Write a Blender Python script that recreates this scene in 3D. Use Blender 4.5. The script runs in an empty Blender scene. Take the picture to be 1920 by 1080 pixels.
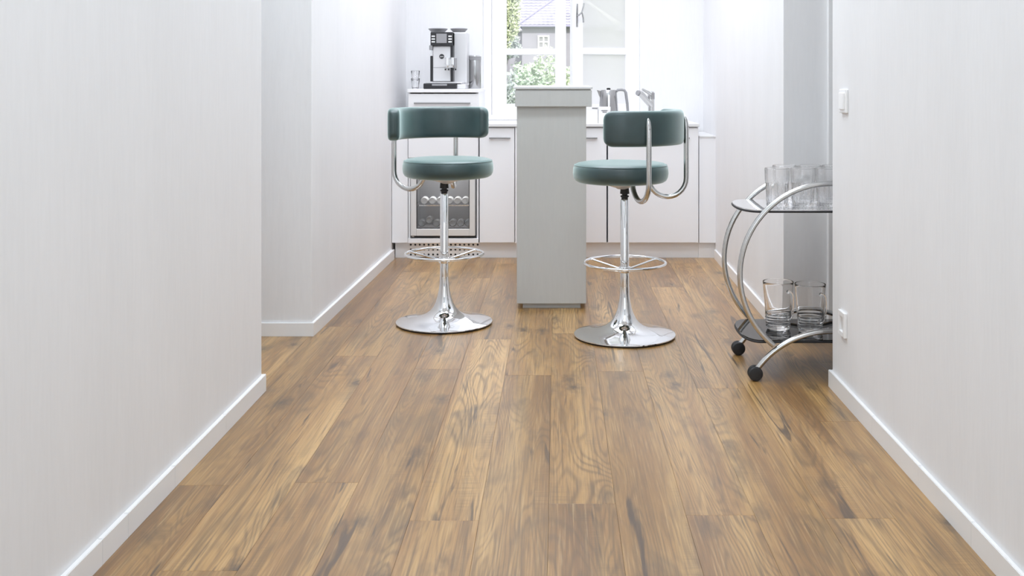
import bpy, bmesh, math, random
from mathutils import Vector, Matrix
random.seed(7)
S = bpy.context.scene
COL = S.collection
PI = math.pi

# ---------------------------------------------------------------- camera, world, sun, lights, exposure
F = 2000.0                      # focal length in pixels of a 1920 wide frame
VX, VY, CH = 1045.0, 150.0, 1.14
cd = bpy.data.cameras.new('camera'); cam = bpy.data.objects.new('camera', cd); COL.objects.link(cam)
cam.location = (0, 0, CH); cam.rotation_euler = (PI/2, 0, 0)
cd.sensor_width = 36.0; cd.lens = 36.0*F/1920
cd.shift_x = (960-VX)/1920; cd.shift_y = -(540-VY)/1920
cd.clip_start = 0.05; cd.clip_end = 400
S.camera = cam

w = bpy.data.worlds.new('sky'); S.world = w; w.use_nodes = True
bg = w.node_tree.nodes['Background']
bg.inputs[0].default_value = (0.94, 0.94, 1.0, 1); bg.inputs[1].default_value = 1.65

def light(name, kind, loc, rot, energy, size=(1, 1), color=(1, 1, 1), **kw):
    d = bpy.data.lights.new(name, kind); d.energy = energy; d.color = color
    if kind == 'AREA':
        d.shape = 'RECTANGLE'; d.size, d.size_y = size
    for k, v in kw.items(): setattr(d, k, v)
    o = bpy.data.objects.new(name, d); COL.objects.link(o); o.location = loc; o.rotation_euler = rot
    return o
light('sun', 'SUN', (0, 0, 20), (math.radians(48), math.radians(14), 0), 3.4, angle=0.02, color=(1, .97, .93))
light('kitchen_fill_light', 'AREA', (0.0, 6.1, 3.26), (0, 0, 0), 31, (1.7, 1.5), (0.91, 0.92, 1.0), spread=math.radians(120))  # added fill above the kitchen, out of view; no known fixture
light('corridor_fill_light', 'AREA', (-.4, 4.33, 3.26), (0, 0, 0), 46, (1.8, 0.5), (.84, .925, 1))  # added fill that brightens the corridor wall faces, not a known lamp
light('hall_fill_light', 'AREA', (0.0, 1.2, 3.26), (0, 0, 0), 43, (1.2, 2.6), (.825, .92, 1))  # unseen fill added over the hall to lift the near walls
light('entrance_fill_light', 'AREA', (0.0, -2.9, 1.5), (PI/2, 0, 0), 28, (1.6, 2.0), (.825, .92, 1))  # fill added behind the camera; the entrance wall has no opening

vs = S.view_settings
vs.view_transform = 'Standard'; vs.look = 'None'; vs.exposure = 0.0; vs.gamma = 1.0; vs.use_curve_mapping = False
S.cycles.max_bounces = 14; S.cycles.diffuse_bounces = 6; S.cycles.transmission_bounces = 14
S.cycles.transparent_max_bounces = 12; S.cycles.sample_clamp_indirect = 8.0

# ---------------------------------------------------------------- materials
def srgb(r, g, b):
    f = lambda c: (c/255/12.92) if c/255 <= .04045 else ((c/255+.055)/1.055)**2.4
    return (f(r), f(g), f(b), 1)
def mat(name, col, rough=.5, metal=0.0, **kw):
    m = bpy.data.materials.new(name); m.use_nodes = True
    p = m.node_tree.nodes['Principled BSDF']
    p.inputs['Base Color'].default_value = col; p.inputs['Roughness'].default_value = rough
    p.inputs['Metallic'].default_value = metal
    for k, v in kw.items(): p.inputs[k.replace('_', ' ')].default_value = v
    return m
class NT:
    def __init__(s, m): s.t = m.node_tree; s.n = s.t.nodes; s.p = s.n['Principled BSDF']
    def add(s, typ, **kw):
        n = s.n.new(typ)
        for k, v in kw.items(): setattr(n, k, v)
        return n
    def link(s, a, b): s.t.links.new(a, b)
    def math(s, op, a, b=None, c=None, clamp=False):
        n = s.add('ShaderNodeMath', operation=op, use_clamp=clamp)
        for i, v in enumerate((a, b, c)):
            if v is None: continue
            if isinstance(v, (int, float)): n.inputs[i].default_value = v
            else: s.link(v, n.inputs[i])
        return n.outputs[0]
    def vscale(s, v, sc):
        n = s.add('ShaderNodeVectorMath', operation='MULTIPLY'); s.link(v, n.inputs[0]); n.inputs[1].default_value = sc
        return n.outputs[0]
    def noise(s, v, scale=1, detail=3, rough=.5, dist=0):
        n = s.add('ShaderNodeTexNoise'); s.link(v, n.inputs['Vector'])
        n.inputs['Scale'].default_value = scale; n.inputs['Detail'].default_value = detail
        n.inputs['Roughness'].default_value = rough; n.inputs['Distortion'].default_value = dist
        return n.outputs['Fac']
    def ramp(s, v, stops):
        n = s.add('ShaderNodeValToRGB'); e = n.color_ramp.elements
        while len(e) < len(stops): e.new(.5)
        for q, (pos, c) in zip(e, stops):
            q.position = pos; q.color = c if not isinstance(c, (int, float)) else (c, c, c, 1)
        s.link(v, n.inputs[0]); return n.outputs[0]
    def mix(s, f, a, b, blend='MIX'):
        n = s.add('ShaderNodeMix', data_type='RGBA', blend_type=blend)
        for i, v in ((0, f), (6, a), (7, b)):
            if isinstance(v, (int, float)): n.inputs[i].default_value = v
            elif isinstance(v, tuple): n.inputs[i].default_value = v
            else: s.link(v, n.inputs[i])
        return n.outputs[2]
    def bump(s, h, strength, dist):
        b = s.add('ShaderNodeBump'); b.inputs['Strength'].default_value = strength; b.inputs['Distance'].default_value = dist
        s.link(h, b.inputs['Height']); s.link(b.outputs[0], s.p.inputs['Normal'])
    def obj(s):
        return s.add('ShaderNodeTexCoord').outputs['Object']

def wall_paint(name, col):
    m = mat(name, col, .75); t = NT(m); c = t.obj()
    fine = t.noise(t.vscale(c, (90, 90, 9)), 1, 4, .6)
    soft = t.noise(t.vscale(c, (6, 6, 1.2)), 1, 3, .5)
    dk = tuple(x*.955 for x in col[:3]) + (1,)
    t.link(t.mix(t.ramp(t.math('ADD', t.math('MULTIPLY', fine, .5), t.math('MULTIPLY', soft, .5)), [(.35, 0), (.65, 1)]), dk, col), t.p.inputs['Base Color'])
    t.bump(fine, .12, .002)
    return m
M = {}
M['wall'] = wall_paint('white_wall_paint', srgb(237, 237, 238))
M['ceiling'] = wall_paint('ceiling_paint', srgb(240, 240, 240))
M['trim'] = mat('white_skirting_lacquer', srgb(240, 240, 240), .38)
M['lacquer'] = mat('white_cabinet_lacquer', srgb(240, 240, 242), .32)
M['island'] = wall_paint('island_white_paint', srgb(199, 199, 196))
M['top'] = mat('white_worktop', srgb(222, 222, 222), .3)
M['chrome'] = mat('polished_chrome', (.86, .87, .88, 1), .05, 1.0)
M['satin'] = mat('satin_chrome', (.62, .62, .61, 1), .22, 1.0)
M['steel'] = mat('brushed_steel', (.43, .43, .43, 1), .24, 1.0)
M['alu'] = mat('pale_aluminium', (.80, .80, .80, 1), .42, .7)
M['handle'] = mat('dark_metal_handle', (.30, .30, .30, 1), .35, .5)
M['black'] = mat('black_plastic', (.018, .018, .02, 1), .38)
M['rubber'] = mat('black_rubber', (.02, .02, .022, 1), .6)
M['subfloor'] = mat('brown_underlay', srgb(90, 66, 40), .8)
M['dark'] = mat('dark_gap', (.05, .05, .05, 1), .6)
M['grey'] = mat('grey_plastic', (.30, .30, .31, 1), .35)
M['silver'] = mat('silver_paint', (.68, .68, .69, 1), .3, .12)
M['fridge_in'] = mat('fridge_liner', srgb(138, 138, 140), .5)
M['white'] = mat('white_plastic', srgb(244, 244, 244), .3)
M['print'] = mat('grey_print', srgb(120, 120, 124), .5)
M['black_glass'] = mat('black_glass', (.012, .012, .013, 1), .03, 0, IOR=1.6)
M['window_paint'] = mat('white_window_paint', srgb(246, 246, 248), .35)

def glass(name, col=(1, 1, 1, 1), ior=1.47):
    return mat(name, col, 0.0, 0, Transmission_Weight=1.0, IOR=ior)
M['glass'] = glass('clear_glass', (1, 1, 1, 1), 1.45)
def lighten(m, f):
    n, l = m.node_tree.nodes, m.node_tree.links
    tr = n.new('ShaderNodeBsdfTransparent'); mx = n.new('ShaderNodeMixShader'); mx.inputs[0].default_value = f
    l.new(n['Principled BSDF'].outputs[0], mx.inputs[1]); l.new(tr.outputs[0], mx.inputs[2]); l.new(mx.outputs[0], n['Material Output'].inputs[0])
M['tumbler'] = glass('fluted_glass', (1, 1, 1, 1), 1.3); lighten(M['tumbler'], .3)
M['mirror_glass'] = mat('smoked_mirror_glass', (.92, .92, .94, 1), .05, .85)
def pane(name, white=0.0):
    m = bpy.data.materials.new(name); m.use_nodes = True
    n, l = m.node_tree.nodes, m.node_tree.links
    n.remove(n['Principled BSDF'])
    tr = n.new('ShaderNodeBsdfTransparent'); gl = n.new('ShaderNodeBsdfGlossy'); gl.inputs['Roughness'].default_value = .02
    fr = n.new('ShaderNodeFresnel'); fr.inputs[0].default_value = 1.45
    mx = n.new('ShaderNodeMixShader'); l.new(fr.outputs[0], mx.inputs[0]); l.new(tr.outputs[0], mx.inputs[1]); l.new(gl.outputs[0], mx.inputs[2])
    out = mx.outputs[0]
    if white:
        tl = n.new('ShaderNodeBsdfTranslucent'); tl.inputs[0].default_value = (.95, .95, .97, 1)
        m2 = n.new('ShaderNodeMixShader'); m2.inputs[0].default_value = white
        l.new(out, m2.inputs[1]); l.new(tl.outputs[0], m2.inputs[2]); out = m2.outputs[0]
    l.new(out, n['Material Output'].inputs[0])
    return m
M['pane'] = pane('window_glass'); M['glare'] = pane('glare_window_glass', .72)  # second glass is whitened to stand in for glare on the open sash

def velvet():
    m = mat('teal_velvet', srgb(70, 104, 103), .42, 0, Sheen_Weight=1.0, Sheen_Roughness=.38, Coat_Weight=.55, Coat_Roughness=.27)
    t = NT(m); c = t.obj()
    t.p.inputs['Sheen Tint'].default_value = srgb(214, 232, 230)
    a = t.noise(t.vscale(c, (9, 9, 9)), 1, 3, .5)
    b = t.noise(t.vscale(c, (600, 600, 600)), 1, 2, .5)
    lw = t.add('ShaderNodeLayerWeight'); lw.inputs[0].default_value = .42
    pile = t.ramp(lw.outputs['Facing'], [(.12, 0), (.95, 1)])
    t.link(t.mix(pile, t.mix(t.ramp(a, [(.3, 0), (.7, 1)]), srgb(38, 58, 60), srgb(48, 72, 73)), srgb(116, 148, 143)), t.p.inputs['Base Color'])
    t.bump(b, .15, .001)
    return m
M['velvet'] = velvet()

def oak():
    m = mat('rustic_oak', srgb(160, 120, 76), .36, 0, Coat_Weight=.62, Coat_Roughness=.28); t = NT(m)
    tc = t.obj(); info = t.add('ShaderNodeObjectInfo')
    rnd = info.outputs['Random']
    off = t.add('ShaderNodeCombineXYZ')
    t.link(t.math('MULTIPLY', rnd, 37.0), off.inputs[0]); t.link(t.math('MULTIPLY', rnd, 91.0), off.inputs[1]); t.link(t.math('MULTIPLY', rnd, 13.0), off.inputs[2])
    va = t.add('ShaderNodeVectorMath', operation='ADD'); t.link(tc, va.inputs[0]); t.link(off.outputs[0], va.inputs[1])
    v = va.outputs[0]
    # fibre, growth-ring contours, broad streaks, cracks, knots, saw marks
    fibre = t.noise(t.vscale(v, (190, 4, 1)), 1, 4, .6)
    field = t.noise(t.vscale(v, (6.5, .75, 1)), 1, 2, .4, .35)
    ring = t.math('SINE', t.math('ADD', t.math('MULTIPLY', field, 165.0), t.math('MULTIPLY', fibre, 2.2)))
    ring = t.ramp(t.math('ADD', t.math('MULTIPLY', ring, .5), .5), [(.35, 0), (.75, .5), (1, 1)])
    ringmask = t.ramp(t.noise(t.vscale(v, (7, .9, 1)), 1, 2, .5), [(.40, .12), (.58, 1)])
    streak = t.noise(t.vscale(v, (8.5, .4, 1)), 1, 3, .5, .4)
    fine = t.noise(t.vscale(v, (38, .9, 1)), 1, 3, .5, .5)
    crack = t.ramp(t.noise(t.vscale(v, (24, 1.5, 1)), 1, 3, .55, .9), [(.63, 0), (.70, 1)])
    smoke = t.ramp(t.noise(t.vscale(v, (8, 2.8, 1)), 1, 3, .55, .5), [(.56, 0), (.72, 1)])
    vo = t.add('ShaderNodeTexVoronoi'); vo.inputs['Scale'].default_value = 1
    dn = t.add('ShaderNodeVectorMath', operation='ADD')
    nz = t.add('ShaderNodeTexNoise'); t.link(t.vscale(v, (14, 6, 1)), nz.inputs['Vector'])
    t.link(t.vscale(v, (10, 4.6, 1)), dn.inputs[0]); t.link(t.vscale(nz.outputs['Color'], (.45, .45, 0)), dn.inputs[1])
    t.link(dn.outputs[0], vo.inputs['Vector'])
    knot = t.ramp(vo.outputs['Distance'], [(.05, 1), (.14, .6), (.42, 0)])
    sel = t.add('ShaderNodeSeparateColor'); t.link(vo.outputs['Color'], sel.inputs[0])
    knot = t.math('MULTIPLY', knot, t.ramp(sel.outputs[0], [(.64, 0), (.74, 1)]))
    saw = t.noise(t.vscale(v, (6, 260, 1)), 1, 2, .5)
    sawmask = t.ramp(t.noise(t.vscale(v, (9, 2.2, 1)), 1, 2, .5), [(.55, 0), (.7, 1)])
    base = t.ramp(streak, [(.28, srgb(126, 88, 45)), (.42, srgb(161, 119, 67)), (.54, srgb(181, 140, 84)), (.70, srgb(207, 168, 110))])
    tint = t.ramp(rnd, [(0, srgb(222, 217, 202)), (.5, srgb(242, 239, 228)), (1, srgb(255, 253, 250))])
    c = t.mix(1.0, base, tint, 'MULTIPLY')
    c = t.mix(t.math('MULTIPLY', t.math('MULTIPLY', ring, ringmask), .62), c, srgb(108, 80, 42))
    c = t.mix(t.ramp(fine, [(.34, .38), (.48, 0)]), c, srgb(114, 88, 50))
    c = t.mix(t.ramp(fibre, [(.34, .6), (.50, 0)]), c, srgb(102, 75, 42))
    c = t.mix(t.ramp(fibre, [(.54, 0), (.72, .3)]), c, srgb(228, 196, 144))
    c = t.mix(t.math('MULTIPLY', smoke, .42), c, srgb(84, 68, 46))
    c = t.mix(t.math('MULTIPLY', crack, .8), c, srgb(62, 46, 30))
    c = t.mix(t.math('MULTIPLY', knot, .85), c, srgb(56, 43, 30))
    c = t.mix(t.math('MULTIPLY', t.math('MULTIPLY', t.ramp(saw, [(.42, 1), (.55, 0)]), sawmask), .3), c, srgb(90, 66, 40))
    t.link(c, t.p.inputs['Base Color'])
    t.link(t.math('ADD', .30, t.math('MULTIPLY', fibre, .16)), t.p.inputs['Roughness'])
    t.bump(t.math('SUBTRACT', fibre, t.math('MULTIPLY', crack, .5)), .18, .0015)
    return m
M['oak'] = oak()
def leafy(name, c1, c2):
    m = mat(name, c1, .6); t = NT(m)
    t.link(t.mix(t.ramp(t.noise(t.vscale(t.obj(), (1.3, 1.3, 1.3)), 1, 3), [(.35, 0), (.65, 1)]), c1, c2), t.p.inputs['Base Color'])
    return m
M['leaf_a'] = leafy('hazed_leaf', srgb(176, 196, 176), srgb(206, 216, 186))  # flare haze painted into all three leaf colours: paler, less saturated
M['leaf_b'] = leafy('hazed_yellow_leaf', srgb(196, 206, 176), srgb(212, 218, 184))
M['leaf_c'] = leafy('hazed_grey_leaf', srgb(168, 176, 180), srgb(182, 192, 184))
M['bark'] = leafy('bark', srgb(96, 84, 72), srgb(120, 108, 96))
M['grass'] = leafy('grass', srgb(110, 130, 80), srgb(140, 150, 100))
M['render'] = leafy('grey_render', srgb(152, 150, 160), srgb(160, 158, 168))
M['tile'] = leafy('hazed_grey_blue_tile', srgb(178, 178, 192), srgb(202, 200, 214))  # tile colour paled to carry the outdoor haze
M['ridge'] = mat('ridge_tile', srgb(158, 156, 182), .7)

# ---------------------------------------------------------------- mesh helpers
def B(): return bmesh.new()
def join(bm, other, mtx=None):
    if mtx is not None: bmesh.ops.transform(other, matrix=mtx, verts=other.verts)
    me = bpy.data.meshes.new('tmp'); other.to_mesh(me); other.free(); bm.from_mesh(me); bpy.data.meshes.remove(me)
def box(bm, x0, x1, y0, y1, z0, z1, bev=0.0, seg=1):
    b = bmesh.new(); bmesh.ops.create_cube(b, size=1)
    for v in b.verts: v.co = Vector((x0+(v.co.x+.5)*(x1-x0), y0+(v.co.y+.5)*(y1-y0), z0+(v.co.z+.5)*(z1-z0)))
    if bev: bmesh.ops.bevel(b, geom=b.edges[:], offset=bev, segments=seg, affect='EDGES', profile=.5)
    join(bm, b)
    return bm
def prism(bm, poly, z0, z1, bev=0.0):
    b = bmesh.new()
    lo = [b.verts.new((x, y, z0)) for x, y in poly]; hi = [b.verts.new((x, y, z1)) for x, y in poly]
    n = len(poly); b.faces.new(lo[::-1]); b.faces.new(hi)
    for i in range(n): b.faces.new((lo[i], lo[(i+1) % n], hi[(i+1) % n], hi[i]))
    bmesh.ops.recalc_face_normals(b, faces=b.faces[:])
    if bev: bmesh.ops.bevel(b, geom=b.edges[:], offset=bev, segments=2, affect='EDGES', profile=.5)
    join(bm, b); return bm
def lathe(bm, prof, seg=48, c=(0, 0, 0), wave=None, closed=False):
    """prof: (r, z) pairs; an end with r == 0 closes to a point."""
    rows = []
    for r, z in prof:
        if r <= 1e-6: rows.append([bm.verts.new((c[0], c[1], c[2]+z))])
        else:
            row = []
            for i in range(seg):
                a = 2*PI*i/seg; rr = r*(wave(a, z) if wave else 1)
                row.append(bm.verts.new((c[0]+rr*math.cos(a), c[1]+rr*math.sin(a), c[2]+z)))
            rows.append(row)
    pairs = list(zip(rows, rows[1:])) + ([(rows[-1], rows[0])] if closed else [])
    for p, q in pairs:
        for i in range(seg):
            j = (i+1) % seg
            if len(p) == 1 and len(q) == 1: break
            if len(p) == 1: bm.faces.new((p[0], q[j], q[i]))
            elif len(q) == 1: bm.faces.new((p[i], p[j], q[0]))
            else: bm.faces.new((p[i], p[j], q[j], q[i]))
    bmesh.ops.recalc_face_normals(bm, faces=bm.faces[:])
    return bm
def tube(bm, pts, r, seg=12, closed=False, cap=True):
    pts = [Vector(p) for p in pts]; n = len(pts)
    rs = r if isinstance(r, (list, tuple)) else [r]*n
    rings = []; up = None
    for i, p in enumerate(pts):
        if closed: t = pts[(i+1) % n]-pts[i-1]
        else: t = pts[min(i+1, n-1)]-pts[max(i-1, 0)]
        t.normalize()
        if up is None:
            up = Vector((0, 0, 1)) if abs(t.z) < .9 else Vector((1, 0, 0))
        a = t.cross(up)
        if a.length < 1e-5: a = t.orthogonal()
        a.normalize(); up = a.cross(t).normalized()
        rings.append([bm.verts.new(p+(a*math.cos(2*PI*k/seg)+up*math.sin(2*PI*k/seg))*rs[i]) for k in range(seg)])
    prs = list(zip(rings, rings[1:])) + ([(rings[-1], rings[0])] if closed else [])
    for p, q in prs:
        for k in range(seg): bm.faces.new((p[k], p[(k+1) % seg], q[(k+1) % seg], q[k]))
    if cap and not closed: bm.faces.new(rings[0][::-1]); bm.faces.new(rings[-1])
    bmesh.ops.recalc_face_normals(bm, faces=bm.faces[:])
    return bm
def rod(bm, a, b, r, seg=12): return tube(bm, [a, b], r, seg)
def obj(name, bm, m, parent=None, smooth=None, world=False, **props):
    if world and parent is not None:
        r = parent
        while r.parent: r = r.parent
        bmesh.ops.translate(bm, vec=-Vector(r.location), verts=bm.verts)
    me = bpy.data.meshes.new(name); bm.to_mesh(me); bm.free()
    me.materials.append(M[m] if isinstance(m, str) else m)
    if smooth is not None:
        me.polygons.foreach_set('use_smooth', [True]*len(me.polygons))
        me.set_sharp_from_angle(angle=math.radians(smooth))
    o = bpy.data.objects.new(name, me); COL.objects.link(o)
    if parent: o.parent = parent
    for k, v in props.items(): o[k] = v
    return o
def thing(name, label, cat, loc=(0, 0, 0), rotz=0, group=None):
    o = bpy.data.objects.new(name, None); COL.objects.link(o); o.empty_display_size = .05
    o.location = loc; o.rotation_euler = (0, 0, rotz); tag(o, label, cat, group); return o
def tag(o, label, cat, group=None):
    o['label'] = label; o['category'] = cat
    if group: o['group'] = group
    return o
def struct(name, bm, m, parent=None, smooth=None, **p):
    o = obj(name, bm, m, parent, smooth, **p)
    if parent is None: o['kind'] = 'structure'
    return o
def X(px, d): return (px-VX)*d/F
def Z(py, d): return CH-(py-VY)*d/F

# ---------------------------------------------------------------- setting: floor of oak planks
floor = struct('floor', box(B(), -3.3, 3.3, -3.2, 7.4, -.12, -.0125), 'subfloor')
PW, PL = .18, 1.93
joints = {-7: 3.35, -6: 3.0, -5: 2.478, -4: 3.02, -3: 4.207, -2: 4.69, -1: 4.12, 0: 4.80, 1: 4.176, 2: 2.794, 3: 3.945, 4: 2.774, 5: 3.56, 6: 4.3}
mesh_cache = {}
for row in range(-14, 15):
    x0 = -.023+row*PW
    y = joints.get(row, 2.5+((row*0.73) % 1)*1.9)
    while y > -1.2: y -= PL
    while y < 7.39:
        y1 = min(y+PL, 7.39); L = y1-y
        xm = x0+PW/2
        if -1.08 < xm < 1.05 or (3.6 < (y+y1)/2+1 and y < 4.75 and y1 > 3.9 and abs(xm) < 2.4):
            key = round(L, 3)
            if key not in mesh_cache:
                b = box(B(), -PW/2+.0002, PW/2-.0002, -L/2+.0002, L/2-.0002, -.012, 0)
                te = [e for e in b.edges if all(v.co.z > -.001 for v in e.verts)]
                bmesh.ops.bevel(b, geom=te, offset=.0004, segments=1, affect='EDGES')
                me = bpy.data.meshes.new('plank'); b.to_mesh(me); b.free(); me.materials.append(M['oak']); mesh_cache[key] = me
            o = bpy.data.objects.new('plank', mesh_cache[key]); COL.objects.link(o); o.parent = floor
            o.location = (xm, (y+y1)/2, 0)
        y = y1
struct('ceiling', box(B(), -3.3, 3.3, -3.2, 7.65, 3.3, 3.4), 'ceiling')
# walls
struct('wall_left', box(B(), -3.3, -1.0815, -3.2, 3.90, 0, 3.3, .002), 'wall')
struct('wall_right', box(B(), 1.021, 3.3, -3.2, 3.958, 0, 3.3, .002), 'wall')
struct('wall_left_kitchen', prism(B(), [(-1.095, 4.752), (-1.049, 7.4), (-3.3, 7.4), (-3.3, 4.752)], 0, 3.3, .002), 'wall')
struct('wall_right_kitchen', prism(B(), [(.996, 4.70), (3.3, 4.70), (3.3, 7.4), (1.015, 7.4)], 0, 3.3, .002), 'wall')
struct('wall_corridor_left', box(B(), -2.6, -2.5, 3.90, 4.752, 0, 3.3), 'wall')
struct('wall_corridor_right', box(B(), 2.5, 2.6, 3.958, 4.70, 0, 3.3), 'wall')
struct('wall_entrance', box(B(), -1.1, 1.05, -3.2, -3.1, 0, 3.3), 'wall')
WX0, WX1, WZ0, WZ1 = -.518, .5735, .878, 2.25
b = B()
box(b, -3.3, WX0, 7.4, 7.65, -.1, 3.3); box(b, WX1, 3.3, 7.4, 7.65, -.1, 3.3)
box(b, WX0, WX1, 7.4, 7.65, -.1, WZ0); box(b, WX0, WX1, 7.4, 7.65, WZ1, 3.3)
struct('wall_back', b, 'wall')
# skirting: lengths of board, each a piece of its own
def skirting(name, runs, h=.062):
    par = bpy.data.objects.new(name, None); COL.objects.link(par); par['kind'] = 'structure'
    for poly in runs:
        bb = prism(B(), poly, 0.0005, h)
        te = [e for e in bb.edges if all(v.co.z > h-.001 for v in e.verts)]
        bmesh.ops.bevel(bb, geom=te, offset=.0015, segments=2, affect='EDGES')
        obj('board', bb, 'trim', par)
def lin(x0, x1, ys, gap=.0007):
    return [[(x0, a+gap), (x1, a+gap), (x1, c-gap), (x0, c-gap)] for a, c in zip(ys, ys[1:])]
skirting('baseboard_left', lin(-1.0815, -1.068, [-3.0, .6, 2.505, 2.655, 2.98, 3.44, 3.9135])
         + [[(-1.9, 3.9), (-1.0815, 3.9), (-1.0815, 3.9135), (-1.9, 3.9135)]])
skirting('baseboard_right', lin(1.0085, 1.021, [-3.0, .4, 2.60, 2.98, 3.42, 3.9705])
         + [[(1.021, 3.958), (1.9, 3.958), (1.9, 3.9705), (1.021, 3.9705)]], .063)
skirting('baseboard_left_kitchen', [[(-2.4, 4.74), (-1.083, 4.74), (-1.095, 4.752), (-2.4, 4.752)],
         [(-1.095, 4.752), (-1.083, 4.74), (-1.0375, 6.80), (-1.0595, 6.80)]], .060)
skirting('baseboard_right_kitchen', [[(.984, 4.688), (1.183, 4.688), (1.183, 4.70), (.996, 4.70)],
         [(.984, 4.688), (.996, 4.70), (1.0115, 6.80), (1.0005, 6.80)]], .060)
# door casing in the corridor beside the grey wall
b = B(); box(b, 1.187, 1.25, 4.675, 4.70, 0, 2.1, .003)
struct('trim_1', b, 'trim')

# ---------------------------------------------------------------- window with an open right sash
win = bpy.data.objects.new('window_1', None); COL.objects.link(win); win['kind'] = 'structure'
def rect_frame(bm, x0, x1, z0, z1, y0, y1, l, r, bt, tp, bev=.003):
    box(bm, x0, x0+l, y0, y1, z0, z1, bev); box(bm, x1-r, x1, y0, y1, z0, z1, bev)
    box(bm, x0+l, x1-r, y0, y1, z0, z0+bt, bev); box(bm, x0+l, x1-r, y0, y1, z1-tp, z1, bev)
    return bm
obj('frame', rect_frame(B(), WX0, WX1, WZ0, WZ1, 7.45, 7.53, .058, .04, .02, .05), 'window_paint', win)
def sash(x0, x1, l, r, y0, parent):
    z0, z1 = WZ0+.02, WZ1-.05
    bm = rect_frame(B(), x0, x1, z0, z1, y0, y0+.05, l, r, .075, .07)
    s = obj('sash', bm, 'window_paint', parent)
    for zz in (1.315, 1.75):
        obj('muntin', box(B(), x0+l-.002, x1-r+.002, y0+.006, y0+.044, zz, zz+.045, .004), 'window_paint', s)
    zs = [z0+.075, 1.315, 1.75, z1-.07]
    for k in range(3):
        lo = zs[k]+(.045 if k else 0)
        obj('pane', box(B(), x0+l-.004, x1-r+.004, y0+.022, y0+.027, lo-.004, zs[k+1]+.004), 'pane' if x1 > .01 else 'glare', s)
    return s
sash(-.458, .061, .103, .076, 7.455, win)
rs = sash(-.475, 0.0, .078, .06, 0.0, win)
rs.location = (.5365, 7.45, 0); rs.rotation_euler = (0, 0, math.radians(25))
hb = B(); box(hb, -.452, -.438, -.006, 0, 1.50, 1.66, .002)
tube(hb, [(-.445, -.003, 1.58), (-.445, -.035, 1.58), (-.43, -.045, 1.60), (-.418, -.046, 1.64), (-.414, -.046, 1.66)], .0055, 8)
tube(hb, [(-.43, -.045, 1.60), (-.42, -.046, 1.56), (-.418, -.046, 1.53)], .0055, 8)
ho = obj('window_handle', hb, 'steel', rs, 40)
obj('sill', box(B(), WX0, WX1, 7.38, 7.66, WZ0-.0155, WZ0+.003, .004), 'window_paint', win)

# ---------------------------------------------------------------- breakfast bar (end panel, apron, top)
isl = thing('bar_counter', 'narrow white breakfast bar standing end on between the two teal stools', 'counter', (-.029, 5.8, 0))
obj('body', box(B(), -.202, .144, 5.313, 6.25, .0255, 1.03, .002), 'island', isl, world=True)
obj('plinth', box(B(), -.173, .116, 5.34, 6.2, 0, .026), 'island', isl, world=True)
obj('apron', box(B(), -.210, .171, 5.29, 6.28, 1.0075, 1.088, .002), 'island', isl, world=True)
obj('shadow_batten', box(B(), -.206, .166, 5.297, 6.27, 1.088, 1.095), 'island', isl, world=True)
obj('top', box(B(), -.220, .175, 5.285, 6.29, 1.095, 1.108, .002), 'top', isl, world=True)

# ---------------------------------------------------------------- kitchen units
KF = 6.80
def bar_handle(bm, x0, x1, z, y=KF):
    box(bm, x0, x1, y-.016, y-.008, z-.005, z+.005, .001)
    for q in (x0+.012, x1-.022): box(bm, q, q+.01, y-.008, y+.001, z-.004, z+.004)
    return bm
pl = struct('baseboard_back', box(B(), -1.04, -.955, 6.847, 6.87, 0, .1), 'lacquer')
obj('board', box(B(), -.497, .905, 6.847, 6.87, 0, .1), 'lacquer', pl)
obj('board', box(B(), .905, 1.0125, 6.84, 6.87, 0, .1), 'lacquer', pl)
# ventilation grille with real holes in the plinth below the fridge
gr = thing('vent_grille', 'white perforated plinth grille with rows of round holes below the fridge', 'grille', (-.726, 6.845, 0))
g = B(); cols, rows_, c0 = 16, 3, .0286
gx0, gx1 = -.955, -.497; cw = (gx1-gx0)/cols; zs0, ch = .006, .0315
for i in range(cols):
    for j in range(rows_):
        cx, cz = gx0+(i+.5)*cw, zs0+(j+.5)*ch-.002; n = 16
        inn, out, bak = [], [], []
        for k in range(n):
            a = 2*PI*(k+.5)/n; ca, sa = math.cos(a), math.sin(a); s_ = 1/max(abs(ca), abs(sa))
            inn.append(g.verts.new((cx+.0068*ca, 6.845, cz+.0068*sa))); bak.append(g.verts.new((cx+.0068*ca, 6.852, cz+.0068*sa)))
            out.append(g.verts.new((cx+cw/2*max(-1, min(1, ca*s_*1.0)), 6.845, cz+ch/2*max(-1, min(1, sa*s_)))))
        for k in range(n):
            q = (k+1) % n
            g.faces.new((out[k], out[q], inn[q], inn[k])); g.faces.new((inn[k], inn[q], bak[q], bak[k]))
        # corners of the cell
        for sx, sz, k in ((1, 1, 1), (-1, 1, 5), (-1, -1, 9), (1, -1, 13)):
            cv = g.verts.new((cx+sx*cw/2, 6.845, cz+sz*ch/2)); g.faces.new((out[k], cv, out[(k+1) % n]))
bmesh.ops.remove_doubles(g, verts=g.verts[:], dist=1e-5); bmesh.ops.recalc_face_normals(g, faces=g.faces[:])
obj('perforated_panel', g, 'lacquer', gr, world=True)
obj('backing', box(B(), gx0, gx1, 6.856, 6.87, 0, .1), 'black', gr, world=True)
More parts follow.
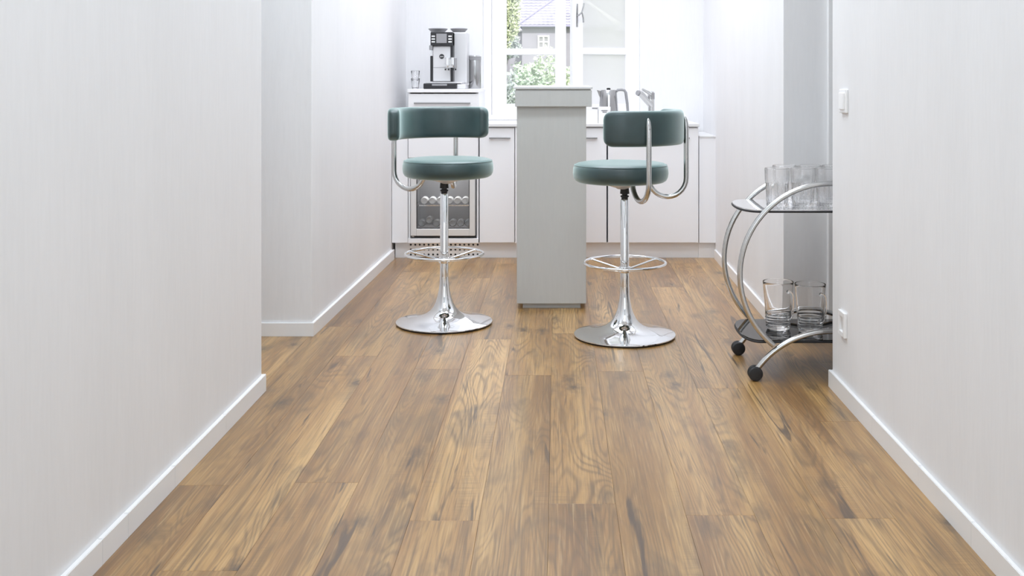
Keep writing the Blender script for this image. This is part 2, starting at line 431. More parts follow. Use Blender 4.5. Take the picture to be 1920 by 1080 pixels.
# tall unit carrying the coffee machine
TX0, TX1 = -.952, -.503
tu = thing('drawer_cabinet', 'white raised drawer unit under the coffee machine, with the fridge built in', 'cabinet', (-.7275, 7.1, 0))
b = B(); box(b, TX0, TX0+.012, KF+.02, 7.39, .1, 1.06); box(b, TX1-.012, TX1, KF+.02, 7.39, .1, 1.06)
box(b, TX0+.012, TX1-.012, KF+.02, 7.39, .645, .66); box(b, TX0+.012, TX1-.012, KF+.02, 7.39, .1, .112); box(b, TX0+.012, TX1-.012, 7.37, 7.39, .112, 1.06)
obj('body', b, 'lacquer', tu, world=True)
obj('top', box(B(), TX0-.004, TX1+.004, KF-.012, 7.39, 1.06, 1.082, .002), 'lacquer', tu, world=True)
for z0, z1, hz in ((.905, 1.052, .992), (.645, .898, None)):
    dr = obj('drawer', box(B(), TX0+.002, TX1-.002, KF, KF+.02, z0, z1, .0015), 'lacquer', tu, world=True)
    if hz: obj('handle', bar_handle(B(), X(776, 6.79), X(882, 6.79), hz), 'handle', dr, world=True)
obj('lower_fascia', box(B(), TX0, TX1, KF, KF+.02, .1, .13, .001), 'lacquer', tu, world=True)
fp = thing('filler_panel', 'narrow white filler panel between the left wall and the drawer unit', 'panel', (-1.0, 6.81, 0))
obj('panel', box(B(), -1.056, TX0-.003, KF+.012, KF+.03, .1, .862, .001), 'lacquer', fp, world=True)
# fridge
fr = thing('fridge', 'small glass-fronted fridge with a pale metal door frame behind the left stool', 'fridge', (-.7295, 7.05, .131))
fx0, fx1, fz0, fz1 = X(769, KF), X(892, KF), .134, .632
b = B(); t_ = .012
box(b, fx0, fx0+t_, KF+.03, 7.3, fz0, fz1); box(b, fx1-t_, fx1, KF+.03, 7.3, fz0, fz1); box(b, fx0+t_, fx1-t_, KF+.03, 7.3, fz0, fz0+.03)
box(b, fx0+t_, fx1-t_, KF+.03, 7.3, fz1-t_, fz1); box(b, fx0+t_, fx1-t_, 7.2, 7.3, fz0+.03, fz1-t_)
obj('body', b, 'fridge_in', fr, world=True)
dz0 = Z(442, KF)
dr = obj('door', rect_frame(B(), fx0+.004, fx1-.004, dz0, fz1-.002, KF-.004, KF+.026, .036, .036, .044, .036, .002), 'alu', fr, world=True)
obj('door_seal', rect_frame(B(), fx0+.038, fx1-.038, dz0+.042, fz1-.036, KF+.002, KF+.02, .006, .006, .006, .006, 0), 'black', dr, world=True)
obj('pane', box(B(), fx0+.038, fx1-.038, KF+.008, KF+.013, dz0+.042, fz1-.036), 'pane', dr, world=True)
obj('kick_strip', box(B(), fx0+.002, fx1-.002, KF+.01, KF+.03, fz0, dz0-.001), 'black', fr, world=True)
obj('hinge', box(B(), fx0+.008, fx0+.026, KF-.002, KF+.02, fz0+.004, dz0-.001, .001), 'steel', fr, world=True)
sh = B(); zsx = .3365
box(sh, fx0+.014, fx1-.014, KF+.05, KF+.055, zsx-.006, zsx+.001)
for k in range(20): rod(sh, (fx0+.02+k*(fx1-fx0-.04)/19, KF+.05, zsx-.002), (fx0+.02+k*(fx1-fx0-.04)/19, 7.19, zsx-.002), .0015, 6)
obj('wire_shelf', sh, 'chrome', fr, world=True)
light('fridge_lamp', 'AREA', (-.73, 7.0, fz1-.016), (0, 0, 0), 1.5, (.3, .2))
def bottle(px, py, r, lab, m, length=.10, clear=False, grp=None):
    d = KF+.07; x, z = X(px, d), Z(py, d)
    t = thing('bottle', lab, 'bottle', (x, d, z), 0, grp)
    prof = [(0, .004), (r*.55, .003), (r*.8, 0), (r*.96, .004), (r, .012), (r, length*.6), (r*.85, length*.68), (r*.4, length*.82), (r*.36, length*.97), (0, length*.97)]
    bb = lathe(B(), prof, 28); bmesh.ops.rotate(bb, cent=(0, 0, 0), matrix=Matrix.Rotation(-PI/2, 3, 'X'), verts=bb.verts)
    obj('body', bb, m, t, 50)
    cp = lathe(B(), [(0, length*.93), (r*.42, length*.93), (r*.42, length*1.02), (0, length*1.02)], 16)
    bmesh.ops.rotate(cp, cent=(0, 0, 0), matrix=Matrix.Rotation(-PI/2, 3, 'X'), verts=cp.verts)
    obj('cap', cp, 'steel', t, 40)
M['frost'] = mat('frosted_white_bottle', srgb(226, 226, 226), .35)
M['pale'] = mat('pale_grey_bottle', srgb(196, 198, 200), .2)
ords = ['first', 'second', 'third', 'fourth', 'fifth', 'sixth']
for k, px in enumerate((795.5, 810.3, 825, 842.5, 857.5, 872)):
    bottle(px, 376.5, .0235, '%s from the left of the white bottle ends lined up on the upper fridge shelf' % ords[k], 'frost', grp='bottles on the upper fridge shelf')
for k, (px, py) in enumerate(((790.5, 418.5), (818, 419), (834, 419), (848.5, 418.5), (863.5, 418.5), (878, 418.5))):
    bottle(px, py, .0235, '%s from the left of the clear bottles lying along the fridge floor' % ords[k], 'pale', grp='bottles on the fridge floor')
bottle(804.3, 413, .022, 'single pale bottle lying on top of two others on the fridge floor', 'pale')
# base cabinets
def base_cabinet(x0, x1, label, hx):
    t = thing('base_cabinet', label, 'cabinet', ((x0+x1)/2, 7.1, .1), 0, 'white base cabinets under the worktop')
    obj('body', box(B(), x0+.001, x1-.001, KF+.02, 7.39, .1, .84), 'lacquer', t, world=True)
    d = obj('door', box(B(), x0+.0015, x1-.0015, KF, KF+.0195, .103, .834, .0015), 'lacquer', t, world=True)
    obj('handle', bar_handle(B(), hx[0], hx[1], Z(259, 6.79)), 'handle', d, world=True)
base_cabinet(-.497, -.272, 'white base cabinet with one bar handle, between the fridge and the bar counter', (X(917, 6.79), X(957, 6.79)))
base_cabinet(-.254, .315, 'white base cabinet mostly hidden behind the bar counter, short handle showing right of it', (X(1074, 6.79), X(1120, 6.79)))
base_cabinet(.322, .901, 'wide white base cabinet behind the right stool, below the tap', (X(1180, 6.79), X(1293, 6.79)))
ep = thing('end_panel', 'slim white upright panel just left of the bar counter, beside the cabinet door', 'panel', (-.263, 7.0, .1))
obj('panel', box(B(), -.269, -.257, KF-.004, 7.39, .1, .84, .001), 'lacquer', ep, world=True)
fb = thing('boxed_panel', 'low white boxed panel in the corner right of the base cabinets', 'panel', (.953, 7.1, 0))
obj('front', box(B(), .905, 1.0125, KF+.01, KF+.03, .1, Z(258, KF), .001), 'lacquer', fb, world=True)
obj('top', box(B(), .905, 1.0125, KF+.005, 7.39, Z(258, KF), Z(255, KF), .001), 'top', fb, world=True)
wt = thing('worktop', 'thin white worktop running along under the window', 'worktop', (.2, 7.1, .842))
obj('slab', box(B(), TX1+.004, .905, KF-.018, 7.395, .842, .862, .002), 'top', wt, world=True)

# ---------------------------------------------------------------- coffee machine
CX, CY, CZ = -.728, 6.86, 1.082
cm = thing('coffee_machine', 'silver and black bean-to-cup coffee machine on the raised drawer unit', 'coffee machine', (CX, CY, CZ))
s = .00345
def lx(px): return (px-834)*s
def lz(py): return (166-py)*s
obj('drip_tray', box(B(), lx(796), lx(857), -.02, .32, 0, lz(155.5), .004), 'black', cm)
obj('tray_grid', box(B(), lx(812), lx(840), -.024, -.018, lz(160), lz(156.5), .001), 'grey', cm)
obj('base_side', box(B(), lx(857.3), lx(874), .0, .32, 0, lz(157), .005), 'silver', cm)
obj('tray_cover', box(B(), lx(800), lx(868), .0, .14, lz(155.5), lz(153), .002), 'silver', cm)
obj('body', box(B(), lx(807), lx(873), .14, .34, lz(155.4), lz(58), .008, 2), 'silver', cm)
obj('front_panel', box(B(), lx(811), lx(845), .05, .14, lz(152), lz(85), .006, 2), 'silver', cm)
obj('panel_seam', box(B(), lx(811.5), lx(844.5), .0485, .052, lz(126), lz(125.3)), 'grey', cm)
for px0, px1, y0, y1 in ((806.6, 811, 152, 104), (845, 849.3, 152, 60)):
    obj('pillar', box(B(), lx(px0), lx(px1), .045, .14, lz(y0), lz(y1), .002), 'black', cm)
obj('steam_knob', box(B(), lx(805), lx(811), .03, .1, lz(93), lz(84), .003), 'grey', cm)
obj('steam_pipe', rod(B(), (lx(808), .04, lz(104)), (lx(808), .04, lz(93)), .005), 'chrome', cm, 40)
cp = obj('control_panel', box(B(), lx(807.5), lx(849.3), .03, .14, lz(85), lz(59.5), .003), 'black', cm)
obj('display', box(B(), lx(818.5), lx(838), .0275, .031, lz(80), lz(62.5), .001), 'grey', cp)
for q in (0, 1, 2):
    for px0 in (809.5, 841):
        obj('button', box(B(), lx(px0), lx(px0+6.5), .027, .031, lz(79-q*5.2), lz(76.5-q*5.2), .0008), 'alu', cp)
for px, r in ((816.5, 18.5*s), (856.5, 16.5*s)):
    hp = lathe(B(), [(0, 0), (r*.62, 0), (r*.8, .012), (r, .024), (r, .028), (r*.7, .031), (0, .032)], 32, (lx(px), .19, lz(59)))
    obj('bean_hopper', hp, 'grey', cm, 35)
sp = B()
for px in (839.5, 850.5):
    lathe(sp, [(0, .018), (.008, .018), (.010, .03), (.0155, .036), (.0155, .082), (0, .084)], 20, (lx(px), .02, lz(131)))
box(sp, lx(836), lx(854), .02, .055, lz(126), lz(110), .003)
so = obj('spout', sp, 'chrome', cm, 35)
obj('spout_knob', box(B(), lx(852.5), lx(857), .0, .03, lz(127), lz(107.5), .003), 'grey', so)
nz = B()
for px in (836, 842, 850, 855): rod(nz, (lx(px), .012, lz(128)), (lx(px), .012, lz(131)), .005, 10)
obj('nozzle', nz, 'black', so, kind='stuff')
lg = B(); lathe(lg, [(0, 0), (4.6*s, 0), (4.6*s, .003), (0, .003)], 28)
bmesh.ops.rotate(lg, cent=(0, 0, 0), matrix=Matrix.Rotation(PI/2, 3, 'X'), verts=lg.verts); bmesh.ops.translate(lg, vec=(lx(828), .05, lz(105)), verts=lg.verts)
em = obj('emblem', lg, 'black', cm, 35)
tx = bpy.data.curves.new('lettering', 'FONT'); tx.body = 'jura'; tx.size = .014; tx.align_x = 'CENTER'; tx.align_y = 'CENTER'; tx.extrude = .0004
to = bpy.data.objects.new('tmp_text', tx); COL.objects.link(to); dg = bpy.context.evaluated_depsgraph_get()
me = bpy.data.meshes.new_from_object(to.evaluated_get(dg)); bpy.data.objects.remove(to)
me.materials.clear(); me.materials.append(M['white'])
lo = bpy.data.objects.new('lettering', me); COL.objects.link(lo); lo.parent = em; lo.location = (lx(828), .0462, lz(105)); lo.rotation_euler = (PI/2, 0, 0)
# steel canister, glasses beside the machine
cn = thing('canister', 'tall brushed steel canister with a dark lid right of the coffee machine', 'canister', (-.548, 7.1, CZ))
obj('body', lathe(B(), [(0, 0), (.038, 0), (.040, .003), (.040, .188), (.039, .19), (0, .19)], 40), 'steel', cn, 35)
ld = obj('lid', lathe(B(), [(0, .19), (.041, .19), (.041, .216), (.036, .222), (0, .223)], 40), 'grey', cn, 35)
obj('lid_rim', lathe(B(), [(.0405, .214), (.0425, .214), (.0425, .222), (.0405, .222)], 40, closed=True), 'chrome', ld, 35)
def tumbler_profile(r0, r1, h, t=.0022, base=.008):
    return [(0, .001), (r0*.9, 0), (r0, .002), (r1, h-.001), (r1-t/2, h), (r1-t, h-.001), (r0-t, base+.002), (r0*.7, base), (0, base)]
for nm, z, lab in (('espresso_glass', 0, 'lower small clear glass of the two stacked left of the coffee machine'), ('espresso_glass', .050, 'upper small clear glass of the two stacked left of the coffee machine')):
    o = obj(nm, lathe(B(), tumbler_profile(.021 if z == 0 else .0208, .029, .068), 32), 'glass', None, 45); o.location = (-.925, 6.95, CZ+z+.0003); tag(o, lab, 'glass', 'stacked espresso glasses')

# ---------------------------------------------------------------- kettle, tea boxes, tap on the worktop
kt = thing('kettle', 'stainless steel kettle with a tall loop handle behind the bar counter', 'kettle', (X(1141, 7.05), 7.05, .862))
obj('base', lathe(B(), [(0, 0), (.068, 0), (.07, .004), (.068, .018), (0, .018)], 40), 'black', kt, 35)
kb = obj('body', lathe(B(), [(0, .018), (.066, .018), (.067, .03), (.058, .16), (.055, .205), (.05, .212), (0, .215)], 48), 'steel', kt, 35)
obj('lid_knob', lathe(B(), [(0, .214), (.012, .214), (.014, .222), (.008, .226), (0, .226)], 24), 'black', kt, 35)
spb = B(); vv = [(-.05, -.018, .205), (-.05, .018, .205), (-.078, 0, .212), (-.053, -.012, .15), (-.053, .012, .15)]
q = [spb.verts.new(v) for v in vv]
for f in ((0, 2, 1), (0, 3, 2), (2, 4, 1), (3, 4, 2), (0, 1, 4, 3)): spb.faces.new([q[i] for i in f])
bmesh.ops.recalc_face_normals(spb, faces=spb.faces[:])
obj('spout', spb, 'steel', kt)
obj('handle', tube(B(), [(.052, 0, .200), (.06, 0, .212), (.085, 0, .214), (.105, 0, .210), (.114, 0, .195), (.124, 0, .12), (.128, 0, .06), (.11, 0, .04), (.064, 0, .045)], [.008, .009, .009, .009, .0095, .0095, .009, .008, .007], 12), 'grey', kt, 50)
obj('gauge', box(B(), -.006, .006, -.0625, -.055, .06, .18, .002), 'white', kt)
def tea_box(px0, px1, py, d, lab, marks):
    x0, x1 = X(px0, d), X(px1, d); z1 = Z(py, d)-.862
    t = thing('tea_box', lab, 'box', ((x0+x1)/2, d+.04, .862), 0, 'small boxes on the worktop')
    wd = (x1-x0)/2
    obj('carton', box(B(), -wd, wd, -.04, .04, 0, z1, .001), 'white', t)
    obj('lid', box(B(), -wd-.001, wd+.001, -.041, .041, z1-.022, z1+.0015, .001), 'white', t)
    mk = B()
    for (a, c, e, f) in marks: box(mk, a*wd, c*wd, -.0418, -.0405, z1-e, z1-f)
    obj('printed_mark', mk, 'print', t)
tea_box(1090, 1121, 199, 6.85, 'white carton at the edge of the bar counter, further left of the pair', [(.3, .95, .016, .010)])
tea_box(1122, 1144.5, 201, 6.85, 'white carton in front of the kettle, with a small grey print', [(-.5, .5, .024, .019), (-.3, .4, .034, .029)])
tp = thing('tap', 'chrome single-lever mixer tap with a slanted pull-out spout behind the right stool', 'tap', (X(1221, 7.1), 7.1, .862))
u = .00355
def tpx(px, py): return ((px-1221)*u, (Z(py, 7.1)-.862))
pb = B(); lathe(pb, [(0, 0), (.026, 0), (.026, .008), (.022, .012), (.021, .19), (.018, .2), (0, .202)], 32)
obj('column', pb, 'satin', tp, 35)
a1, a2 = tpx(1221, 199), tpx(1200, 176)
obj('spout', tube(B(), [(a1[0], -.0, a1[1]), (a1[0]-.02, -.03, a1[1]+.024), (a2[0], -.09, a2[1]), (a2[0]-.018, -.105, a2[1]+.006)], [.019, .02, .0195, .019], 20), 'satin', tp, 40)
obj('spray_head', tube(B(), [(a2[0]-.018, -.105, a2[1]+.006), (a2[0]-.026, -.112, a2[1]+.009)], .0165, 20), 'grey', tp, 40)
l1, l2 = tpx(1220, 180), tpx(1203, 168)
obj('lever', tube(B(), [(l1[0], 0, l1[1]), (l1[0]-.012, -.02, l1[1]+.02), (l2[0], -.06, l2[1]+.002)], [.014, .012, .007], 16), 'satin', tp, 40)
obj('collar', lathe(B(), [(.0215, .150), (.0235, .150), (.0235, .192), (.0215, .192)], 32, closed=True), 'steel', tp, 35)

# ---------------------------------------------------------------- bar stools
def cushion(bm, R0, R1, z0, z1, half, seg=56, ring=28):
    rm, th, hz, zc = (R0+R1)/2, (R1-R0)/2, (z1-z0)/2, (z0+z1)/2
    Ltot = rm*half; rows = []
    ss = []
    for i in range(seg+1):
        u_ = -1+2*i/seg
        ss.append(math.copysign(1-(1-abs(u_))**1.6, u_)*Ltot)
    for s_ in ss:
        e = Ltot-abs(s_)
        def rnd(rad): return 0 if e >= rad else 1-math.sqrt(max(0, 1-((rad-e)/rad)**2))
        h = hz-.040*rnd(.042); t = th*(1-.96*rnd(.024)) ; h *= (1-.05*rnd(.01))
        a = s_/rm; row = []
        for k in range(ring):
            q = 2*PI*k/ring; cq, sq = math.cos(q), math.sin(q); ex = 2/3.6
            dr = t*math.copysign(abs(cq)**ex, cq); dz = h*math.copysign(abs(sq)**(2/7.0), sq)
            row.append(bm.verts.new(((rm+dr)*math.cos(a), (rm+dr)*math.sin(a), zc+dz)))
        rows.append(row)
    for p, q in zip(rows, rows[1:]):
        for k in range(ring): bm.faces.new((p[k], p[(k+1) % ring], q[(k+1) % ring], q[k]))
    bm.faces.new(rows[0][::-1]); bm.faces.new(rows[-1])
    bmesh.ops.recalc_face_normals(bm, faces=bm.faces[:])
    return bm
def stool(loc, back, spokes, seat_off, label):
    t = thing('bar_stool', label, 'stool', loc, 0, 'teal velvet bar stools')
    ox, oy = seat_off; bk = math.radians(back)
    base = obj('base', lathe(B(), [(0, .006), (.223, .006), (.2255, .008), (.225, .0115), (.205, .0165), (.17, .022), (.135, .0285), (.105, .0375), (.083, .048), (.066, .061), (.051, .079), (.040, .101), (.032, .126), (.026, .155), (.0215, .19), (.0205, .22), (0, .22)], 96), 'chrome', t, 30)
    obj('gasket', lathe(B(), [(0, 0), (.217, 0), (.219, .006), (0, .006)], 64), 'rubber', base, 35)
    obj('column', lathe(B(), [(0, .215), (.0195, .215), (.0195, .606), (.0175, .609), (0, .609)], 40), 'chrome', t, 35)
    obj('gas_spring', lathe(B(), [(0, .605), (.0145, .605), (.0145, .618), (.019, .620), (.019, .625), (.0125, .627), (.0125, .632), (.021, .634), (.019, .655), (.013, .668), (0, .668)], 28), 'rubber', t, 35)
    ring = B(); n = 80
    tube(ring, [(.181*math.cos(2*PI*k/n), .181*math.sin(2*PI*k/n), .326) for k in range(n)], .0066, 14, closed=True)
    fr_ = obj('footrest', ring, 'chrome', t, 60)
    obj('collar', lathe(B(), [(.0195, .282), (.0255, .284), (.0265, .288), (.0265, .305), (.0255, .309), (.0195, .311)], 36, closed=True), 'chrome', fr_, 40)
    for a in spokes:
        a = math.radians(a); c, s_ = math.cos(a), math.sin(a)
        obj('spoke', rod(B(), (.022*c, .022*s_, .296), (.177*c, .177*s_, .325), .0052, 10), 'chrome', fr_, 60)
    obj('seat_mount', lathe(B(), [(0, .655), (.022, .655), (.03, .660), (.10, .682), (.12, .686), (0, .690)], 48, (ox*.6, oy*.6, 0)), 'silver', t, 35)
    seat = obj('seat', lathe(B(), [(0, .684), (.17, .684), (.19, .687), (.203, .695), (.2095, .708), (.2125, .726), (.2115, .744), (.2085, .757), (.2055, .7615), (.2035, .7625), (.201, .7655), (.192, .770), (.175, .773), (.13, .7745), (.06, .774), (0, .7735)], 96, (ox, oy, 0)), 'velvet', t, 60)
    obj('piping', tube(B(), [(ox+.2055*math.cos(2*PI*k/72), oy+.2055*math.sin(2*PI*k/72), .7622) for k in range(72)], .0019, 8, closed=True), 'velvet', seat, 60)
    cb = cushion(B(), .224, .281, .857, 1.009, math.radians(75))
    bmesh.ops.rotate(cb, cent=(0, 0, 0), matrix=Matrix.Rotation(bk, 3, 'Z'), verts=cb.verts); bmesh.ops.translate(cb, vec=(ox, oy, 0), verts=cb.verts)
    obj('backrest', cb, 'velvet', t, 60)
    for sg in (-1, 1):
        a = bk+sg*math.radians(34.5); c, s_ = math.cos(a), math.sin(a)
        P = [(.125, .692)]
        for k in range(15):
            q = PI+PI*k/14; P.append((.2085+.0835*math.cos(q), .7045+.0835*math.sin(q)))
        P += [(.292, .78), (.292, .86), (.2915, .92), (.290, .945), (.288, .962), (.285, .974), (.283, .979)]
        rr = [.0115]*18+[.0115, .0112, .0095, .0065, .003]
        tb = obj('back_support', tube(B(), [(ox+r*c, oy+r*s_, z) for r, z in P], rr[:len(P)], 16), 'satin', t, 60)
        for zz in (.945, ) :
            rod_b = rod(B(), (ox+.300*c, oy+.300*s_, zz-.012), (ox+.304*c, oy+.304*s_, zz-.012), .0035, 10)
            obj('screw', rod_b, 'grey', tb, 40)
    return t
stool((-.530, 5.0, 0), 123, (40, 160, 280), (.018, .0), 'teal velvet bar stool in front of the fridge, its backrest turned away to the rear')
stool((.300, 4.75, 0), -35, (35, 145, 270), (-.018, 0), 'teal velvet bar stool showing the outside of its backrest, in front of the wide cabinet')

# ---------------------------------------------------------------- tea trolley
TCX = 1.039
tr = thing('tea_trolley', 'round-framed chrome tea trolley with black glass shelves, half hidden by the right wall', 'trolley', (TCX, 4.24, 0))
RR, RZ, TB = .346, .401, .0105
YF, YR = -.19, .19
legR = .346; legtop = .186; legc = legtop-legR
def leg_pt(a, y): return (legR*math.sin(a), y, legc+legR*math.cos(a))
amax = math.asin(.279/legR)
for y in (YF, YR):
    a0 = math.acos((RZ-.125)/RR)   # ring opens below, ends on the leg arc
    pts = []
    n = 64
    for k in range(n+1):
        a = -PI/2+a0*0 + 0
        q = (-PI+math.radians(39)) + (2*PI-2*math.radians(39))*k/n
        pts.append((RR*math.sin(q), y, RZ+RR*math.cos(q)))
    r_ = obj('ring', tube(B(), pts, TB, 16), 'satin', tr, 60)
    obj('leg', tube(B(), [leg_pt(-amax+2*amax*k/30, y) for k in range(31)], TB, 16), 'satin', tr, 60)
    for sx in (-1, 1):
        e = leg_pt(sx*amax, y)
        cx, cz = sx*.288, .0275
        cb = B()
        for oy in (-.0125, .0125):
            wl = lathe(B(), [(0, -.010), (.018, -.010), (.0255, -.0065), (.0272, -.002), (.0272, .003), (.024, .008), (.012, .0105), (0, .0105)], 28)
            join(cb, wl, Matrix.Translation((cx, y+oy, cz)) @ Matrix.Rotation(PI/2, 4, 'X'))
        ca = obj('caster', cb, 'rubber', tr, 40)
        obj('caster_stem', rod(B(), (e[0], y, e[2]+.006), (cx-.003*sx, y, cz+.012), .008, 12), 'satin', ca, 40)
def octo(hx, tip, hy, tk):
    # elongated shelf outline with pointed, rounded ends
    pts = []
    for sx, sy in ((1, -1), (1, 1), (-1, 1), (-1, -1)):
        rng = range(0, 9) if (sx*sy < 0) else range(8, -1, -1)
        for k in rng:
            q = k/8
            pts.append((sx*(hx+(tip-hx)*math.sin(q*PI/2)), sy*hy*(math.cos(q*PI/2)**.75 if q < 1 else 0)))
    out = []
    for p in pts:
        if not out or (Vector(p)-Vector(out[-1])).length > 1e-4: out.append(p)
    if (Vector(out[0])-Vector(out[-1])).length < 1e-4: out.pop()
    return out
def shelf(z, hx, tip, hy, m='black_glass'):
    o_ = octo(hx, tip, hy, 0)
    sh_ = obj('shelf', prism(B(), o_, z-.006, z), m, tr)
    rm = B(); tube(rm, [(x, y, z-.008) for x, y in o_], .0042, 8, closed=True)
    obj('shelf_rim', rm, 'rubber', sh_, 60)
    return sh_
# order of outline points
shelf(.646, .262, .335, .178, 'mirror_glass')
shelf(.150, .262, .322, .178)
# glasses on the top shelf
fl = 14
k = 0
names = ['leftmost clear fluted glass in the front row on the trolley top', 'second clear fluted glass of the front row on the trolley top', 'third fluted glass of the front row on the trolley top, beside the wall edge',
         'leftmost clear fluted glass in the rear row on the trolley top', 'second fluted glass of the rear row on the trolley top', 'third fluted glass of the rear row on the trolley top, next to the wall edge']
for (px, d) in ((1457, 4.165), (1505.5, 4.165), (1552, 4.165), (1471, 4.30), (1517.5, 4.30), (1564, 4.30)):
    r0, r1, h = .041, .0485, .150
    prof = [(0, .0015), (r0*.88, 0), (r0, .003), (r0+.002, .03), (r0+.0045, .09), (r0+.0048, .0975), (r1-.001, .104), (r1, h-.0012), (r1-.0012, h), (r1-.0025, h-.0012), (r1-.0035, .10), (r0-.002, .03), (r0-.006, .018), (r0*.6, .016), (0, .016)]
    bm_ = B()
    lathe(bm_, prof, 84, wave=None)
    for v in bm_.verts:       # flutes on the outside of the lower body only
        r_ = math.hypot(v.co.x, v.co.y)
        if .003 < v.co.z < .097 and r_ > r0-.0005:
            f_ = 1-.05*abs(math.sin(math.atan2(v.co.y, v.co.x)*fl/2)); v.co.x *= f_; v.co.y *= f_
    o = obj('drinking_glass', bm_, 'tumbler', None, 20); o.location = (X(px, d), d, .6462)
    tag(o, names[k], 'glass', 'fluted glasses on the trolley top'); k += 1
# jugs on the lower shelf
def jug(px, d, lab):
    t = thing('glass_jug', lab, 'jug', (X(px, d), d, .1502), 0, 'glass jugs on the lower trolley shelf')
    prof = [(0, .002), (.036, 0), (.043, .002), (.046, .008)]
    for q in range(0, 19):
        zz = .012+q*.0028; prof.append((.0465+zz*.065+.0014*math.sin(q*PI/2*1.0), zz))
    prof += [(.0510, .075), (.0545, .12), (.0595, .180), (.0605, .188), (.0597, .190), (.0588, .188), (.0575, .179), (.052, .12), (.0475, .075), (.0445, .03), (.040, .021), (.02, .019), (0, .0188)]
    obj('body', lathe(B(), prof, 64), 'glass', t, 50)
    a = math.radians(-62); c, s_ = math.cos(a), math.sin(a)
    P = [(.0575, .158), (.068, .160), (.079, .156), (.085, .145), (.086, .125), (.085, .09), (.081, .068), (.072, .056), (.060, .052), (.0525, .053)]
    obj('handle', tube(B(), [(r*c, r*s_, z) for r, z in P], [.0075, .0068, .0062, .006, .006, .006, .006, .006, .0065, .007], 14), 'glass', t, 60)
jug(1459, 4.24, 'clear glass jug on the lower trolley shelf, left of the two')
jug(1519, 4.19, 'clear glass jug on the lower trolley shelf, nearer the wall edge')

# ---------------------------------------------------------------- switch and socket on the right wall
sw = thing('light_switch', 'white rocker light switch on the right wall near its edge', 'switch', (1.021, 3.785, 1.065))
obj('plate', box(B(), -.010, 0, -.042, .042, -.042, .042, .002), 'white', sw)
obj('rocker', box(B(), -.016, -.009, -.029, .029, -.030, .030, .002), 'white', sw)
sk = thing('wall_socket', 'white power socket low on the right wall near its edge', 'socket', (1.021, 3.80, .272))
pb = rect_frame(B(), -.042, .042, -.044, .044, 0, .011, .018, .018, .018, .018, .0015)
bmesh.ops.rotate(pb, cent=(0, 0, 0), matrix=Matrix.Rotation(PI/2, 3, 'Z'), verts=pb.verts); bmesh.ops.translate(pb, vec=(0, 0, 0), verts=pb.verts)
obj('plate', pb, 'white', sk)
obj('insert', box(B(), -.003, 0, -.024, .024, -.026, .026), 'alu', sk)

# ---------------------------------------------------------------- outside: lawn, house, trees
struct('ground', box(B(), -60, 60, 8.2, 140, -1.3, -1.0), 'grass')
HD = 60.0
hs = thing('house', 'grey rendered house with a blue grey tiled hip roof beyond the window', 'house', (.6, HD+4, -1.0))
obj('wall', box(B(), -2.0, 3.2, HD+.3, HD+8, -1.0, 4.2), 'render', hs, world=True)
obj('wall', box(B(), -9, 9, HD+8, HD+16, -1.0, 4.2), 'render', hs, world=True)
def roof_plane(bm, P0, P1, P2, P3, rows, cols):
    """tiles as overlapping, slightly rounded courses between eave P0-P1 and ridge P3-P2"""
    P0, P1, P2, P3 = map(Vector, (P0, P1, P2, P3)); nrm = (P1-P0).cross(P3-P0).normalized()
    if nrm.z < 0: nrm = -nrm
    for r in range(rows):
        v0, v1 = r/rows, (r+1.12)/rows
        a0, b0 = P0.lerp(P3, v0), P1.lerp(P2, v0); a1, b1 = P0.lerp(P3, min(v1, 1)), P1.lerp(P2, min(v1, 1))
        n = max(1, int(cols*(b0-a0).length/(P1-P0).length)); prev = None
        for i in range(n*4+1):
            u_ = i/(n*4); hgt = .035+.045*(.5-.5*math.cos(2*PI*i/4))
            p = bm.verts.new(a0.lerp(b0, u_)+nrm*(hgt+.05)); q = bm.verts.new(a1.lerp(b1, u_)+nrm*hgt*.3); w_ = bm.verts.new(a0.lerp(b0, u_)-nrm*.02)
            if prev: bm.faces.new((prev[0], p, q, prev[1])); bm.faces.new((prev[2], w_, p, prev[0]))
            prev = (p, q, w_)
    return bm
ap = Vector((.6, HD+2.9, 6.4))
E = 4.2
rf = B(); roof_plane(rf, (-2.15, HD, E), (3.35, HD, E), ap, ap-Vector((.01, 0, 0)), 13, 22)
roof_plane(rf, (-2.15, HD+8, E), (-2.15, HD, E), ap, ap+Vector((0, 5, 0)), 13, 26)
roof_plane(rf, (3.35, HD, E), (3.35, HD+8, E), ap+Vector((0, 5, 0)), ap, 13, 26)
obj('roof_tiles', rf, 'tile', hs, world=True, kind='stuff')
rf = B(); roof_plane(rf, (-9.3, HD+7.7, E), (9.3, HD+7.7, E), (9.3, HD+12, 8.4), (-9.3, HD+12, 8.4), 22, 60)
roof_plane(rf, (9.3, HD+16.3, E), (-9.3, HD+16.3, E), (-9.3, HD+12, 8.4), (9.3, HD+12, 8.4), 10, 30)
obj('roof_tiles', rf, 'tile', hs, world=True, kind='stuff')
obj('hip_cap', tube(B(), [(-2.2, HD-.05, E+.08), tuple(ap+Vector((0, 0, .1)))], .07, 8), 'ridge', hs, world=True)
obj('verge_board', tube(B(), [(3.4, HD-.05, E+.1), tuple(ap+Vector((0, 0, .12)))], .13, 8), 'white', hs, world=True, label='white board along the right hip of the roof')
obj('gutter', tube(B(), [(-2.2, HD-.05, E-.03), (3.4, HD-.05, E-.03)], .06, 8), 'ridge', hs, world=True)
wx0, wx1, wz0, wz1 = X(1008, HD), X(1030, HD), Z(91, HD), Z(66, HD)
hw = obj('window', rect_frame(B(), wx0, wx1, wz0, wz1, HD+.2, HD+.32, .09, .09, .09, .09, 0), 'white', hs, world=True)
b = B(); xm, zm = (wx0+wx1)/2, (wz0+wz1)/2
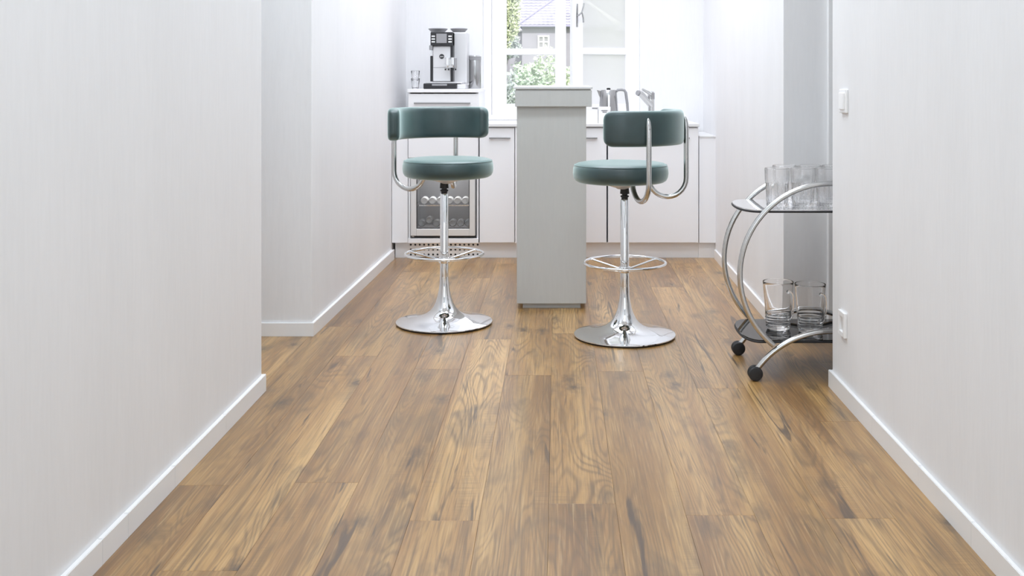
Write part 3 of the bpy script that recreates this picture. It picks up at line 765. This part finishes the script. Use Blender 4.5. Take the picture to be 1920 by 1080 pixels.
obj('muntin', box(B(), xm-.04, xm+.04, HD+.22, HD+.31, wz0+.09, wz1-.09), 'white', hw, world=True)
obj('muntin', box(B(), wx0+.09, wx1-.09, HD+.23, HD+.30, zm-.035, zm+.035), 'white', hw, world=True)
for i in (0, 1):
    for j in (0, 1):
        obj('pane', box(B(), (wx0+.09, xm+.04)[i], (xm-.04, wx1-.09)[i], HD+.27, HD+.29, (wz0+.09, zm+.035)[j], (zm-.035, wz1-.09)[j]), 'grey', hw, world=True)
def foliage(bm, c, rad, n, size, rnd):
    for _ in range(n):
        while True:
            v = Vector((rnd.uniform(-1, 1), rnd.uniform(-1, 1), rnd.uniform(-1, 1)))
            if .25 < v.length < 1: break
        k = 1+.18*math.sin(v.x*7+c[0])*math.cos(v.z*6)
        p = Vector(c)+Vector((v.x*rad[0], v.y*rad[1], v.z*rad[2]))*k
        d = Vector((rnd.gauss(0, 1), rnd.gauss(0, 1), rnd.gauss(0, .7))).normalized(); e = d.orthogonal().normalized()
        L, W = size*rnd.uniform(.7, 1.3), size*rnd.uniform(.25, .4)
        n3 = d.cross(e)*W*.35
        a, b_, c_, f = (bm.verts.new(p), bm.verts.new(p+d*L*.5+e*W+n3), bm.verts.new(p+d*L), bm.verts.new(p+d*L*.5-e*W+n3))
        bm.faces.new((a, b_, c_)); bm.faces.new((a, c_, f))
def tree(name, lab, cat, x, y, z, rad, n, size, m, seed, zb=-1.0):
    rnd = random.Random(seed)
    t = thing(name, lab, cat, (x, y, zb))
    f = B(); foliage(f, (0, 0, z-zb), rad, n, size, rnd)
    obj('foliage', f, m, t, kind='stuff')
    tk = B(); tube(tk, [(0, 0, 0), (.05*rad[0], 0, (z-zb)*.5), (0, 0, z-zb)], [.1*rad[0]+.02, .08*rad[0]+.015, .03], 10)
    for k in range(5):
        a = k*1.3; tube(tk, [(0, 0, (z-zb)*.5), (rad[0]*.5*math.cos(a), rad[1]*.5*math.sin(a), z-zb+rad[2]*.3)], [.04*rad[0]+.01, .01], 6)
    obj('trunk', tk, 'bark', t, 60)
tree('tree', 'tall haze-paled green tree left of the house beyond the window', 'tree', X(946, 44), 44, Z(5, 44), (.62, .7, 1.7), 5200, .16, 'leaf_b', 3)
tree('tree', 'low grey green tree against the house wall beyond the window', 'tree', X(942, 52), 52, Z(88, 52), (.85, .8, .62), 2600, .15, 'leaf_c', 5)
tree('shrub', 'large haze-paled green shrub just outside the window, left of centre', 'shrub', X(1010, 17), 17, .55, (.72, .7, .98), 9000, .075, 'leaf_a', 9)
tree('shrub', 'yellow green shrub outside the window seen through the open gap', 'shrub', X(1064, 19), 19, .15, (.34, .5, .95), 5200, .08, 'leaf_b', 12)
tree('shrub', 'grey green low shrub at the left edge of the window view', 'shrub', X(950, 15), 15, .35, (.38, .5, .85), 4200, .06, 'leaf_c', 15)
